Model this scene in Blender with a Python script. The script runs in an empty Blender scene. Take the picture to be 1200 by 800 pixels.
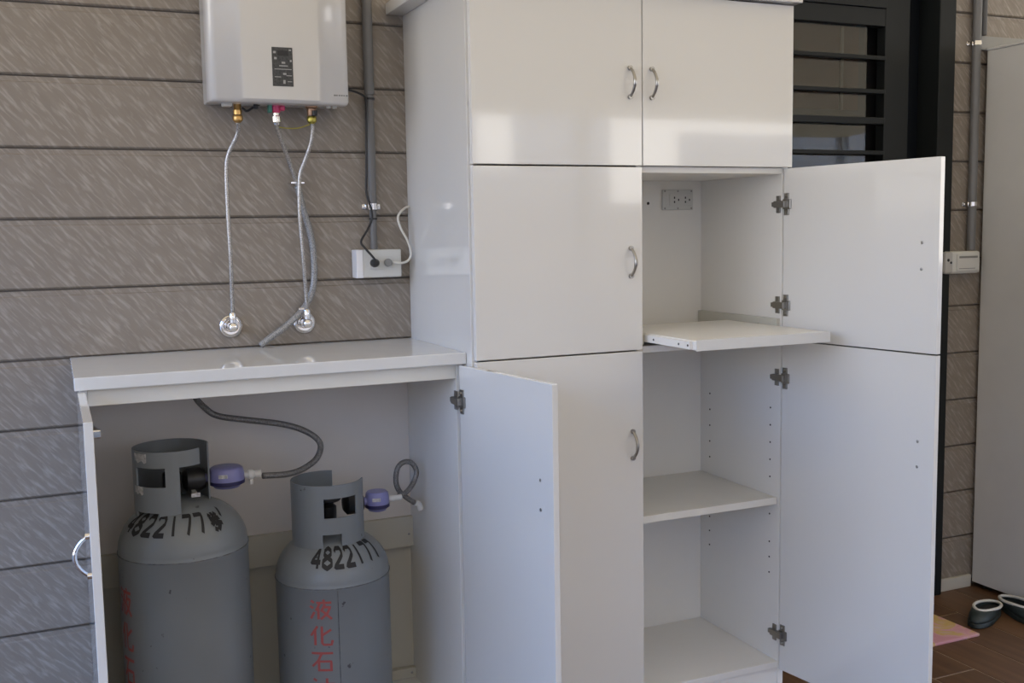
import bpy, bmesh, math, random
from mathutils import Vector, Matrix
random.seed(7)
S = bpy.context.scene
C = S.collection

# ------------------------------------------------------------------ camera, sky, sun, exposure
cam_d = bpy.data.cameras.new('camera')
cam = bpy.data.objects.new('camera', cam_d); C.objects.link(cam)
cam_d.sensor_width = 36.0; cam_d.lens = 1228.5 / 1200 * 36.0; cam_d.clip_start = 0.02
RX = Vector((0.91503373, -0.40301867, -0.01700648)); UX = Vector((0.05745305, 0.08848202, 0.99441947)); FX = Vector((0.39926484, 0.91090443, -0.10411868))
M = Matrix((RX, UX, -FX)).transposed().to_4x4(); M.translation = Vector((-0.0415, -3.1126, 1.4913))
cam.matrix_world = M
S.camera = cam

W = bpy.data.worlds.new('sky'); S.world = W; W.use_nodes = True
bg = W.node_tree.nodes['Background']; bg.inputs[1].default_value = 1.0
# hazy bright horizon passing into blue, the same all round
_n = W.node_tree; _tc = _n.nodes.new('ShaderNodeTexCoord'); _sp = _n.nodes.new('ShaderNodeSeparateXYZ'); _rp = _n.nodes.new('ShaderNodeValToRGB')
_n.links.new(_tc.outputs['Generated'], _sp.inputs[0]); _n.links.new(_sp.outputs['Z'], _rp.inputs[0]); _n.links.new(_rp.outputs[0], bg.inputs[0])
_rp.color_ramp.elements[0].position = 0.13; _rp.color_ramp.elements[0].color = (7.6, 7.4, 7.2, 1)
_rp.color_ramp.elements[1].position = 0.24; _rp.color_ramp.elements[1].color = (2.7, 4.8, 9.6, 1)

sun_d = bpy.data.lights.new('sun', 'SUN'); sun_d.energy = 3.4; sun_d.angle = math.radians(0.6); sun_d.color = (1.0, 0.93, 0.82)
sun = bpy.data.objects.new('sun', sun_d); C.objects.link(sun)
sun.rotation_euler = Vector((-0.35, -0.65, -1.0)).to_track_quat('-Z', 'Y').to_euler()

vs = S.view_settings
vs.view_transform = 'Standard'; vs.look = 'None'; vs.gamma = 1.0; vs.use_curve_mapping = False; vs.exposure = -0.74

# ------------------------------------------------------------------ helpers
ORG = {}
def org(o): return ORG.get(o.name, Vector((0, 0, 0)))

def tag(o, label=None, cat=None, group=None, kind=None):
    if label: o['label'] = label
    if cat: o['category'] = cat
    if group: o['group'] = group
    if kind: o['kind'] = kind
    return o

def empty(name, loc, label=None, cat=None, group=None, kind=None):
    o = bpy.data.objects.new(name, None); C.objects.link(o)
    o.empty_display_size = 0.05
    o.location = loc; ORG[o.name] = Vector(loc)
    return tag(o, label, cat, group, kind)

def obj(name, bm, mat, parent=None, smooth=False, label=None, cat=None, group=None, kind=None):
    """links a bmesh given in world coordinates as one object, with its origin at its own middle"""
    bmesh.ops.recalc_face_normals(bm, faces=bm.faces)
    lo = Vector((1e9,) * 3); hi = Vector((-1e9,) * 3)
    for v in bm.verts:
        for i in range(3):
            lo[i] = min(lo[i], v.co[i]); hi[i] = max(hi[i], v.co[i])
    c = (lo + hi) / 2
    if parent is None: c.z = lo.z
    for v in bm.verts: v.co -= c
    me = bpy.data.meshes.new(name); bm.to_mesh(me); bm.free()
    if smooth:
        me.polygons.foreach_set('use_smooth', [True] * len(me.polygons))
        if smooth is not True: me.set_sharp_from_angle(angle=math.radians(smooth))
    mats = mat if isinstance(mat, (list, tuple)) else [mat]
    for m in mats: me.materials.append(m)
    o = bpy.data.objects.new(name, me); C.objects.link(o)
    ORG[o.name] = c.copy()
    if parent is not None:
        o.parent = parent; o.location = c - org(parent)
    else: o.location = c
    return tag(o, label, cat, group, kind)

def nb(): return bmesh.new()

def box(bm, x0, x1, y0, y1, z0, z1, bev=0.0, seg=2, T=None):
    t = bmesh.new()
    r = bmesh.ops.create_cube(t, size=1.0)
    for v in t.verts:
        v.co = Vector(((x0 + x1) / 2 + v.co.x * (x1 - x0), (y0 + y1) / 2 + v.co.y * (y1 - y0), (z0 + z1) / 2 + v.co.z * (z1 - z0)))
    if bev: bmesh.ops.bevel(t, geom=list(t.edges), offset=bev, segments=seg, profile=0.5, affect='EDGES')
    if T is not None: bmesh.ops.transform(t, matrix=T, verts=t.verts)
    me = bpy.data.meshes.new('tmp'); t.to_mesh(me); t.free(); bm.from_mesh(me); bpy.data.meshes.remove(me)
    return bm

def bx(*a, **k): return box(nb(), *a, **k)

def catmull(pts, n=8):
    P = [Vector(p) for p in pts]
    P = [2 * P[0] - P[1]] + P + [2 * P[-1] - P[-2]]
    out = []
    for i in range(1, len(P) - 2):
        for k in range(n):
            t = k / n
            a, b, c, d = P[i - 1], P[i], P[i + 1], P[i + 2]
            out.append(0.5 * ((2 * b) + (-a + c) * t + (2 * a - 5 * b + 4 * c - d) * t * t + (-a + 3 * b - 3 * c + d) * t ** 3))
    out.append(P[-2]); return out

def tube(bm, pts, r, seg=10, n=8, smooth_path=True, closed=False, caps=True):
    P = catmull(pts, n) if smooth_path else [Vector(p) for p in pts]
    rs = r if isinstance(r, (list, tuple)) else None
    up = Vector((0, 0, 1)); prev = None; rings = []
    for i, p in enumerate(P):
        a = P[max(i - 1, 0)]; b = P[min(i + 1, len(P) - 1)]
        if closed: a = P[(i - 1) % len(P)]; b = P[(i + 1) % len(P)]
        t = (b - a).normalized()
        if prev is None:
            ref = up if abs(t.z) < 0.9 else Vector((1, 0, 0))
            nrm = (ref - t * ref.dot(t)).normalized()
        else: nrm = (prev - t * prev.dot(t)).normalized()
        prev = nrm; bi = t.cross(nrm)
        rr = rs[min(int(i / max(1, len(P) - 1) * (len(rs) - 1) + .5), len(rs) - 1)] if rs else r
        rings.append([bm.verts.new(p + (nrm * math.cos(q) + bi * math.sin(q)) * rr) for q in [2 * math.pi * k / seg for k in range(seg)]])
    m = len(rings)
    for i in range(m if closed else m - 1):
        A, B = rings[i], rings[(i + 1) % m]
        for k in range(seg): bm.faces.new((A[k], A[(k + 1) % seg], B[(k + 1) % seg], B[k]))
    if caps and not closed:
        bm.faces.new(rings[0]); bm.faces.new(rings[-1])
    return bm

def lathe(bm, prof, c, axis='Z', seg=32):
    """prof: list of (radius, height); radius 0 closes the end"""
    c = Vector(c); rings = []
    def place(r, a, h):
        x, y = r * math.cos(a), r * math.sin(a)
        if axis == 'Z': return c + Vector((x, y, h))
        if axis == 'Y': return c + Vector((x, h, y))
        return c + Vector((h, x, y))
    for r, h in prof:
        if r <= 1e-6: rings.append([bm.verts.new(place(0, 0, h))])
        else: rings.append([bm.verts.new(place(r, 2 * math.pi * k / seg, h)) for k in range(seg)])
    for A, B in zip(rings, rings[1:]):
        if len(A) == 1 and len(B) == 1: continue
        for k in range(seg):
            k2 = (k + 1) % seg
            if len(A) == 1: bm.faces.new((A[0], B[k], B[k2]))
            elif len(B) == 1: bm.faces.new((A[k], A[k2], B[0]))
            else: bm.faces.new((A[k], A[k2], B[k2], B[k]))
    for R in (rings[0], rings[-1]):
        if len(R) > 1: bm.faces.new(R)
    return bm

def screw(name, c, axis, r, h, mat, parent, **k):
    return obj(name, lathe(nb(), [(0, 0), (r, 0), (r, h * 0.5), (r * 0.6, h), (0, h)], c, axis, 10), mat, parent, smooth=40, **k)

# ------------------------------------------------------------------ materials
def mat(name, col, rough=0.5, metal=0.0, var=0.0, vscale=8.0, bump=0.0, bscale=60.0, spec=0.5, stretch=(1, 1, 1), coat=0.0):
    m = bpy.data.materials.new(name); m.use_nodes = True
    nt = m.node_tree; p = nt.nodes['Principled BSDF']
    p.inputs['Base Color'].default_value = (*col, 1); p.inputs['Roughness'].default_value = rough
    p.inputs['Metallic'].default_value = metal; p.inputs['Specular IOR Level'].default_value = spec
    p.inputs['Coat Weight'].default_value = coat; p.inputs['Coat Roughness'].default_value = 0.04
    g = nt.nodes.new('ShaderNodeNewGeometry')
    mp = nt.nodes.new('ShaderNodeMapping'); mp.inputs['Scale'].default_value = stretch
    nt.links.new(g.outputs['Position'], mp.inputs['Vector'])
    if var:
        n = nt.nodes.new('ShaderNodeTexNoise'); n.inputs['Scale'].default_value = vscale; n.inputs['Detail'].default_value = 5
        nt.links.new(mp.outputs[0], n.inputs['Vector'])
        r = nt.nodes.new('ShaderNodeMapRange'); r.inputs[1].default_value = 0.3; r.inputs[2].default_value = 0.7
        r.inputs[3].default_value = 1 - var; r.inputs[4].default_value = 1 + var
        nt.links.new(n.outputs['Fac'], r.inputs[0])
        mx = nt.nodes.new('ShaderNodeVectorMath'); mx.operation = 'SCALE'; mx.inputs[0].default_value = col
        nt.links.new(r.outputs[0], mx.inputs['Scale']); nt.links.new(mx.outputs[0], p.inputs['Base Color'])
    if bump:
        n2 = nt.nodes.new('ShaderNodeTexNoise'); n2.inputs['Scale'].default_value = bscale; n2.inputs['Detail'].default_value = 3
        nt.links.new(mp.outputs[0], n2.inputs['Vector'])
        b = nt.nodes.new('ShaderNodeBump'); b.inputs['Strength'].default_value = bump; b.inputs['Distance'].default_value = 0.002
        nt.links.new(n2.outputs['Fac'], b.inputs['Height']); nt.links.new(b.outputs[0], p.inputs['Normal'])
    return m

def dirs(nt, ax, ay, az):
    g = nt.nodes.new('ShaderNodeNewGeometry')
    out = []
    for v in (ax, ay, az):
        d = nt.nodes.new('ShaderNodeVectorMath'); d.operation = 'DOT_PRODUCT'; d.inputs[1].default_value = v
        nt.links.new(g.outputs['Position'], d.inputs[0]); out.append(d.outputs['Value'])
    c = nt.nodes.new('ShaderNodeCombineXYZ')
    for i, o in enumerate(out): nt.links.new(o, c.inputs[i])
    return c.outputs[0]

def siding_material():
    m = bpy.data.materials.new('streaked_siding'); m.use_nodes = True
    nt = m.node_tree; p = nt.nodes['Principled BSDF']; L = nt.links.new
    v1 = dirs(nt, (12.0, 0, -13.5), (78, 0, 69), (0, 20, 0))
    n1 = nt.nodes.new('ShaderNodeTexNoise'); n1.inputs['Scale'].default_value = 1.0; n1.inputs['Detail'].default_value = 3; n1.inputs['Distortion'].default_value = 0.35
    L(v1, n1.inputs['Vector'])
    r1 = nt.nodes.new('ShaderNodeValToRGB'); r1.color_ramp.elements[0].position = 0.49; r1.color_ramp.elements[1].position = 0.72
    L(n1.outputs['Fac'], r1.inputs[0])
    v2 = dirs(nt, (6, 0, -7), (36, 0, 31), (0, 5, 0))
    n2 = nt.nodes.new('ShaderNodeTexNoise'); n2.inputs['Scale'].default_value = 1.0; n2.inputs['Detail'].default_value = 4
    L(v2, n2.inputs['Vector'])
    mx = nt.nodes.new('ShaderNodeMix'); mx.data_type = 'RGBA'
    mx.inputs['A'].default_value = (0.205, 0.172, 0.14, 1); mx.inputs['B'].default_value = (0.29, 0.25, 0.208, 1)
    L(n2.outputs['Fac'], mx.inputs['Factor'])
    mx2 = nt.nodes.new('ShaderNodeMix'); mx2.data_type = 'RGBA'
    mx2.inputs['B'].default_value = (0.43, 0.385, 0.335, 1)
    sc = nt.nodes.new('ShaderNodeMath'); sc.operation = 'MULTIPLY'; sc.inputs[1].default_value = 0.66
    L(r1.outputs[0], sc.inputs[0]); L(sc.outputs[0], mx2.inputs['Factor']); L(mx.outputs['Result'], mx2.inputs['A'])
    L(mx2.outputs['Result'], p.inputs['Base Color']); p.inputs['Roughness'].default_value = 0.42
    b = nt.nodes.new('ShaderNodeBump'); b.inputs['Strength'].default_value = 0.25; b.inputs['Distance'].default_value = 0.002
    L(n1.outputs['Fac'], b.inputs['Height']); L(b.outputs[0], p.inputs['Normal'])
    return m

def plank_material():
    m = bpy.data.materials.new('brown_wood_look_tile'); m.use_nodes = True
    nt = m.node_tree; p = nt.nodes['Principled BSDF']; L = nt.links.new
    v = dirs(nt, (40, 0, 0), (0, 3.0, 0), (0, 0, 10))
    n = nt.nodes.new('ShaderNodeTexNoise'); n.inputs['Detail'].default_value = 5; n.inputs['Scale'].default_value = 1
    L(v, n.inputs['Vector'])
    oi = nt.nodes.new('ShaderNodeObjectInfo')
    ad = nt.nodes.new('ShaderNodeMath'); ad.operation = 'MULTIPLY_ADD'; ad.inputs[1].default_value = 0.45; L(oi.outputs['Random'], ad.inputs[0]); L(n.outputs['Fac'], ad.inputs[2])
    r = nt.nodes.new('ShaderNodeValToRGB'); r.color_ramp.elements[0].position = 0.35; r.color_ramp.elements[1].position = 1.05
    r.color_ramp.elements[0].color = (0.066, 0.030, 0.0125, 1); r.color_ramp.elements[1].color = (0.15, 0.076, 0.034, 1)
    L(ad.outputs[0], r.inputs[0]); L(r.outputs[0], p.inputs['Base Color']); p.inputs['Roughness'].default_value = 0.45
    return m

def mat_material():
    m = bpy.data.materials.new('pink_yellow_mat'); m.use_nodes = True
    nt = m.node_tree; p = nt.nodes['Principled BSDF']; L = nt.links.new
    v = dirs(nt, (1, 0.4, 0), (-0.4, 1, 0), (0, 0, 1))
    n = nt.nodes.new('ShaderNodeTexNoise'); n.inputs['Scale'].default_value = 7; n.inputs['Detail'].default_value = 2; n.inputs['Distortion'].default_value = 1.2
    L(v, n.inputs['Vector'])
    r = nt.nodes.new('ShaderNodeValToRGB'); e = r.color_ramp.elements
    e[0].position = 0.40; e[0].color = (0.62, 0.30, 0.33, 1); e[1].position = 0.56; e[1].color = (0.62, 0.42, 0.13, 1)
    x = e.new(0.50); x.color = (0.66, 0.36, 0.36, 1); x = e.new(0.66); x.color = (0.64, 0.42, 0.40, 1)
    L(n.outputs['Fac'], r.inputs[0]); L(r.outputs[0], p.inputs['Base Color']); p.inputs['Roughness'].default_value = 0.95
    n2 = nt.nodes.new('ShaderNodeTexNoise'); n2.inputs['Scale'].default_value = 260
    b = nt.nodes.new('ShaderNodeBump'); b.inputs['Strength'].default_value = 0.6; b.inputs['Distance'].default_value = 0.004
    L(n2.outputs['Fac'], b.inputs['Height']); L(b.outputs[0], p.inputs['Normal'])
    return m

def braid_material(name, col, rough, metal, sc=900):
    m = bpy.data.materials.new(name); m.use_nodes = True
    nt = m.node_tree; p = nt.nodes['Principled BSDF']; L = nt.links.new
    p.inputs['Metallic'].default_value = metal; p.inputs['Roughness'].default_value = rough
    g = nt.nodes.new('ShaderNodeNewGeometry')
    w = nt.nodes.new('ShaderNodeTexVoronoi'); w.inputs['Scale'].default_value = sc * 0.35
    L(g.outputs['Position'], w.inputs['Vector'])
    r = nt.nodes.new('ShaderNodeValToRGB'); r.color_ramp.elements[0].color = (*col, 1); r.color_ramp.elements[1].color = tuple(c * 0.55 for c in col) + (1,)
    r.color_ramp.elements[0].position = 0.25; r.color_ramp.elements[1].position = 0.7
    L(w.outputs['Distance'], r.inputs[0]); L(r.outputs[0], p.inputs['Base Color'])
    b = nt.nodes.new('ShaderNodeBump'); b.inputs['Strength'].default_value = 0.4; b.inputs['Distance'].default_value = 0.001
    L(w.outputs['Distance'], b.inputs['Height']); L(b.outputs[0], p.inputs['Normal'])
    return m

def cylinder_paint():
    m = bpy.data.materials.new('grey_cylinder_paint'); m.use_nodes = True
    nt = m.node_tree; p = nt.nodes['Principled BSDF']; L = nt.links.new
    g = nt.nodes.new('ShaderNodeNewGeometry')
    n = nt.nodes.new('ShaderNodeTexNoise'); n.inputs['Scale'].default_value = 5; n.inputs['Detail'].default_value = 6
    L(g.outputs['Position'], n.inputs['Vector'])
    mx = nt.nodes.new('ShaderNodeMix'); mx.data_type = 'RGBA'
    mx.inputs['A'].default_value = (0.165, 0.18, 0.19, 1); mx.inputs['B'].default_value = (0.205, 0.22, 0.23, 1)
    L(n.outputs['Fac'], mx.inputs['Factor'])
    n2 = nt.nodes.new('ShaderNodeTexNoise'); n2.inputs['Scale'].default_value = 34; n2.inputs['Detail'].default_value = 3
    L(g.outputs['Position'], n2.inputs['Vector'])
    r = nt.nodes.new('ShaderNodeValToRGB'); r.color_ramp.elements[0].position = 0.71; r.color_ramp.elements[1].position = 0.74
    L(n2.outputs['Fac'], r.inputs[0])
    mx2 = nt.nodes.new('ShaderNodeMix'); mx2.data_type = 'RGBA'; mx2.inputs['B'].default_value = (0.06, 0.06, 0.065, 1)
    L(r.outputs[0], mx2.inputs['Factor']); L(mx.outputs['Result'], mx2.inputs['A'])
    L(mx2.outputs['Result'], p.inputs['Base Color']); p.inputs['Roughness'].default_value = 0.36
    b = nt.nodes.new('ShaderNodeBump'); b.inputs['Strength'].default_value = 0.06; b.inputs['Distance'].default_value = 0.004
    L(n.outputs['Fac'], b.inputs['Height']); L(b.outputs[0], p.inputs['Normal'])
    return m

def glass_material():
    m = bpy.data.materials.new('window_glass'); m.use_nodes = True
    p = m.node_tree.nodes['Principled BSDF']
    p.inputs['Base Color'].default_value = (0.72, 0.74, 0.72, 1); p.inputs['Roughness'].default_value = 0.02
    p.inputs['Transmission Weight'].default_value = 1.0; p.inputs['IOR'].default_value = 1.45
    return m

WHITE = mat('white_gloss_laminate', (0.73, 0.715, 0.68), 0.08, var=0.012, vscale=1.5, bump=0.05, bscale=3.0, coat=0.6)
INNER = mat('white_melamine', (0.82, 0.80, 0.755), 0.32, var=0.012, vscale=3)
CREAM = mat('cream_edge_board', (0.76, 0.735, 0.665), 0.3, var=0.02)
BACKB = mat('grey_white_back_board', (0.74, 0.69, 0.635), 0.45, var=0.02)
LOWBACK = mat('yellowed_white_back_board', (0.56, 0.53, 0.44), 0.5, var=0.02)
STONE = mat('white_polished_worktop', (0.70, 0.70, 0.685), 0.035, var=0.015, vscale=20)
SIDING = siding_material()
WALLB = mat('dark_wall_backing', (0.16, 0.14, 0.12), 0.8)
PLANK = plank_material()
GROUT = mat('beige_grout', (0.36, 0.28, 0.20), 0.9, var=0.1, vscale=40)
NICKEL = mat('brushed_nickel', (0.40, 0.385, 0.36), 0.28, 1.0)
CHROME = mat('polished_chrome', (0.82, 0.80, 0.78), 0.08, 1.0)
STEEL = mat('hinge_steel', (0.34, 0.33, 0.31), 0.32, 1.0)
BRASS = mat('brass_fitting', (0.62, 0.38, 0.14), 0.3, 1.0, var=0.1, vscale=60)
BRASS2 = mat('olive_brass_fitting', (0.46, 0.40, 0.10), 0.35, 1.0)
COPPER = mat('dull_copper', (0.38, 0.24, 0.16), 0.4, 1.0)
HOSE = braid_material('braided_steel_hose', (0.60, 0.57, 0.53), 0.32, 0.85)
GHOSE = braid_material('grey_gas_hose_cover', (0.42, 0.42, 0.42), 0.4, 0.35)
DHOSE = braid_material('dark_braided_gas_hose', (0.26, 0.25, 0.24), 0.42, 0.3)
HEAT = mat('heater_white_enamel', (0.60, 0.585, 0.565), 0.13, var=0.012, coat=0.5)
BLACK = mat('black_plastic', (0.012, 0.012, 0.013), 0.4)
DARKLBL = mat('dark_data_plate', (0.045, 0.045, 0.045), 0.45, var=0.5, vscale=220)
LBLTXT = mat('pale_label_print', (0.34, 0.34, 0.33), 0.5)
PINK = mat('pink_plastic_cap', (0.62, 0.06, 0.16), 0.4)
GREEN = mat('green_plastic_ring', (0.06, 0.22, 0.17), 0.45)
CONDUIT = mat('grey_pvc_conduit', (0.165, 0.163, 0.163), 0.4)
BOXPL = mat('white_outlet_plastic', (0.62, 0.615, 0.58), 0.4)
GREYPL = mat('grey_socket_plastic', (0.22, 0.22, 0.21), 0.45)
BOXLIT = mat('sky_lit_box_side', (0.80, 0.79, 0.80), 0.4)  # lighter tone paints skylight falling on the box's left face
CORDW = mat('white_cord', (0.68, 0.66, 0.60), 0.45)
CYL = cylinder_paint()
STENB = mat('black_stencil_paint', (0.012, 0.012, 0.013), 0.6)
STENR = mat('red_stencil_paint', (0.36, 0.075, 0.07), 0.6)
WELD = mat('worn_weld_line', (0.10, 0.105, 0.11), 0.6, var=0.6, vscale=60)
PURPLE = mat('purple_regulator_plastic', (0.22, 0.22, 0.44), 0.35)
PURPD = mat('navy_regulator_ring', (0.018, 0.016, 0.07), 0.4)
WHITEPL = mat('white_plastic_connector', (0.66, 0.65, 0.62), 0.4)
FOIL = mat('foil_sticker', (0.50, 0.49, 0.48), 0.35, 0.3, var=0.35, vscale=120)
DFRAME = mat('dark_green_grey_door_paint', (0.013, 0.015, 0.015), 0.42, spec=0.2)
DLEAF = mat('charcoal_door_leaf', (0.016, 0.018, 0.0185), 0.42, spec=0.2)
DJAMB = mat('shadow_black_jamb', (0.004, 0.006, 0.009), 0.5, spec=0.2)  # near-black blue paints in the deep shadow of the recess
GLASS = glass_material()
REFLB = mat('brown_glass_reflection', (0.058, 0.032, 0.024), 0.8, var=0.12, vscale=5)  # brown of the surroundings mirrored in the door glass
REFLP = mat('pale_glass_reflection', (0.10, 0.085, 0.07), 0.7)  # bright line mirrored in the door glass
GREYCAB = mat('grey_painted_panel', (0.62, 0.61, 0.585), 0.42, var=0.02)
TRIMG = mat('grey_trim', (0.30, 0.30, 0.29), 0.45)
BASEB = mat('cream_baseboard_paint', (0.56, 0.535, 0.47), 0.5, var=0.04)
MATM = mat_material()
SHOE = mat('dark_green_foam', (0.022, 0.032, 0.031), 0.55, var=0.3, vscale=60)
SHOEIN = mat('black_insole', (0.02, 0.021, 0.022), 0.6, var=0.5, vscale=60)
RIM = mat('white_rubber_rim', (0.66, 0.64, 0.59), 0.5, var=0.06, vscale=80)
def roof_material():
    # added translucent roof sheet: its amber tint warms the daylight coming through
    m = bpy.data.materials.new('amber_light_roof_sheet'); m.use_nodes = True
    nt = m.node_tree; nt.nodes.clear(); L = nt.links.new
    o = nt.nodes.new('ShaderNodeOutputMaterial'); mx = nt.nodes.new('ShaderNodeMixShader'); mx.inputs[0].default_value = 0.35
    t = nt.nodes.new('ShaderNodeBsdfTranslucent'); t.inputs[0].default_value = (0.55, 0.315, 0.135, 1)
    d = nt.nodes.new('ShaderNodeBsdfDiffuse'); d.inputs[0].default_value = (0.70, 0.60, 0.46, 1)
    L(t.outputs[0], mx.inputs[1]); L(d.outputs[0], mx.inputs[2]); L(mx.outputs[0], o.inputs[0]); return m
ROOF = roof_material()
YARD = mat('grey_asphalt_yard', (0.12, 0.115, 0.105), 0.9, var=0.1, vscale=1.5)
FARW = mat('beige_bounce_wall', (0.70, 0.585, 0.46), 0.85, var=0.05)  # warm tone chosen for the light bounced off the added walls
HOLE = mat('drilled_hole', (0.05, 0.045, 0.04), 0.8)
SLIDE = mat('shadow_toned_bracket', (0.56, 0.545, 0.48), 0.4)  # darkened to paint in the shadow outline round the bracket

# ------------------------------------------------------------------ the setting
W1 = 0.979; TX1 = 2.0195; TMID = 1.4993
ZJ = 1.5469; SP = 0.19

# ground outside, covered floor with planks
obj('ground', bx(-40, 40, -40, 30, -0.12, -0.03), YARD, kind='structure')
floor = obj('floor', bx(-2.4, 8.0, -4.42, 0.30, -0.03, -0.002), GROUT, kind='structure')
pw, pl, gap = 0.18, 0.90, 0.006
pm = bpy.data.meshes.new('floor_plank')
t = bx(-pw / 2 + gap / 2, pw / 2 - gap / 2, -pl / 2 + gap / 2, pl / 2 - gap / 2, -0.002, 0.0, bev=0.0005, seg=1)
t.to_mesh(pm); t.free(); pm.materials.append(PLANK)
i0 = -28
for i in range(i0, 15):
    x = 2.733 + pw / 2 + i * pw
    off = [0.0, 0.36, 0.62, 0.2][i % 4]
    y0 = -0.62 + off
    if i == -1: y0 = -0.62
    if i == 0: y0 = -0.28 - 0.0
    if i == 1: y0 = -0.21
    ys = [y0 + k * pl for k in range(-6, 3)]
    for a in ys:
        b = a + pl
        if b < -4.0 or a > 0.2: continue
        if b > 0.29 or a < -4.41:
            a2, b2 = max(a, -4.41), min(b, 0.29)
            if b2 - a2 < 0.05: continue
            o = obj('floor_plank', bx(x - pw / 2 + gap / 2, x + pw / 2 - gap / 2, a2 + gap / 2, b2 - gap / 2, -0.002, 0.0), PLANK, floor)
        else:
            o = bpy.data.objects.new('floor_plank', pm); C.objects.link(o); o.parent = floor
            o.location = Vector((x, (a + b) / 2, 0)) - org(floor)

# siding wall: backing with one object per board; the door opening splits it
DX0, DX1 = 1.95, 3.187      # dark door, outer frame
wall = obj('wall_back', bx(-2.4, DX0, 0.012, 0.14, 0, 2.80), WALLB, kind='structure')
wallr = obj('wall_right', bx(DX1, 5.4, 0.012, 0.14, 0, 2.80), WALLB, kind='structure')
def board_mesh(x0, x1, h):
    # profile in (y, z): proud face with a slim recessed lip along its top edge
    pr = [(0.012, 0.0005), (0.006, 0.0005), (0.0, 0.0055), (0.0, h - 0.019), (0.0045, h - 0.0165), (0.0045, h - 0.004), (0.008, h - 0.003), (0.012, h - 0.003)]
    bm = nb()
    A = [bm.verts.new((x0, y, z)) for y, z in pr]; B = [bm.verts.new((x1, y, z)) for y, z in pr]
    n = len(pr)
    for k in range(n): bm.faces.new((A[k], A[(k + 1) % n], B[(k + 1) % n], B[k]))
    bm.faces.new(A); bm.faces.new(B[::-1]); bmesh.ops.recalc_face_normals(bm, faces=bm.faces)
    me = bpy.data.meshes.new('siding_board'); bm.to_mesh(me); bm.free(); me.materials.append(SIDING); return me
ML = board_mesh(-2.4, DX0, SP); MR = board_mesh(DX1 + 0.001, 5.4, SP)
for k in range(-9, 7):
    z = ZJ + k * SP
    if z < -0.2 or z > 2.79: continue
    h = SP
    if z < 0: h = z + SP; z = 0
    if z + h > 2.80: h = 2.80 - z
    for me, par in ((ML, wall), (MR, wallr)):
        if par is wallr and z + h <= 0.055: continue
        m2 = me if abs(h - SP) < 1e-6 else board_mesh(-2.4 if par is wall else DX1 + 0.001, DX0 if par is wall else 5.4, h)
        o = bpy.data.objects.new('siding_board', m2); C.objects.link(o); o.parent = par
        o.location = Vector((0, 0, z)) - org(par)

obj('baseboard_right', bx(DX1 + 0.002, 3.372, -0.014, -0.0003, 0, 0.05, bev=0.002), BASEB, kind='structure')
bm = nb()
q = [bm.verts.new(p) for p in ((-2.3, 0.14, 2.86), (8.0, 0.14, 2.86), (8.0, -6.0, 2.45), (-2.3, -6.0, 2.45))]
bm.faces.new(q)
obj('added_roof', bm, ROOF, kind='structure')  # unseen roof, added so warm light falls from above
for n_, (x, y) in enumerate(((-2.2, -5.9), (4.1, -5.9), (7.9, -5.9))):
    obj('trim_%d' % (n_ + 1), bx(x - 0.05, x + 0.05, y - 0.05, y + 0.05, 0, 2.445, bev=0.004), GREYCAB, kind='structure')  # unseen posts, added to break up the door reflections
bm = nb()
for x0, x1, z in ((-9, 3.6, 2.7), (3.6, 4.05, 2.08), (4.05, 5.0, 2.7), (5.0, 5.9, 1.75), (5.9, 7.4, 2.45), (7.4, 14, 2.7)):
    box(bm, x0, x1, -7.2, -7.0, -0.03, z)
obj('added_wall_front', bm, FARW, kind='structure')  # unseen neighbour wall, added; its gaps shape the bright door reflections
obj('added_wall_left', bx(-7.2, -7.0, -7.0, 6.0, -0.03, 1.65), FARW, kind='structure')  # unseen wall, added; its height sets how much low sky gets in

# dark door behind the tall cabinet
d1 = empty('door_1', (2.6, 0.0, 0), kind='structure')
def dpart(name, bm, m, par=None, **k): return obj(name, bm, m, par or d1, **k)
dpart('door_frame', bx(3.105, DX1, -0.035, 0.12, 0, 2.52, bev=0.003), DFRAME)
dpart('door_frame', bx(DX0, 2.02, 0.0, 0.12, 0, 2.52, bev=0.003), DFRAME)
dpart('door_frame', bx(2.021, 3.104, -0.03, 0.12, 2.44, 2.52, bev=0.003), DFRAME)
dpart('door_jamb', bx(3.010, 3.104, 0.070, 0.12, 0, 2.438), DJAMB)
dpart('door_threshold', bx(2.021, 3.103, -0.02, 0.119, 0.0, 0.03, bev=0.003), DFRAME)
leaf = dpart('door_leaf', bx(2.03, 2.50, 0.022, 0.062, 0.032, 1.70, bev=0.002), DLEAF)
for nm, b in (('stile', (2.889, 3.009, 0.02, 0.064, 0.032, 2.435)), ('stile', (2.03, 2.12, 0.02, 0.064, 1.702, 2.435)),
              ('rail', (2.1205, 2.8885, 0.012, 0.064, 2.30, 2.435)), ('rail', (2.1205, 2.8885, 0.02, 0.064, 2.235, 2.2995)), ('rail', (2.5005, 2.8885, 0.02, 0.064, 0.032, 1.70))):
    obj(nm, bx(*b, bev=0.002), DLEAF, leaf)
for z, hh in ((2.117, 0.016), (1.993, 0.016), (1.884, 0.026), (1.765, 0.016)):
    obj('grille_bar', bx(2.1205, 2.8885, 0.012, 0.036, z - hh / 2, z + hh / 2, bev=0.003), DLEAF, leaf)
obj('window_pane', bx(2.1205, 2.822, 0.044, 0.050, 1.703, 2.233), GLASS, leaf)
obj('reflection_sheet', bx(2.125, 2.820, 0.088, 0.094, 1.93, 2.40), REFLB, d1)  # brown and olive sheets paint the reflections in the glass
obj('reflection_sheet', bx(2.125, 2.815, 0.095, 0.10, 1.70, 1.93), mat('olive_glass_reflection', (0.025, 0.022, 0.016), 0.6, var=0.1), d1)
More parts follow.
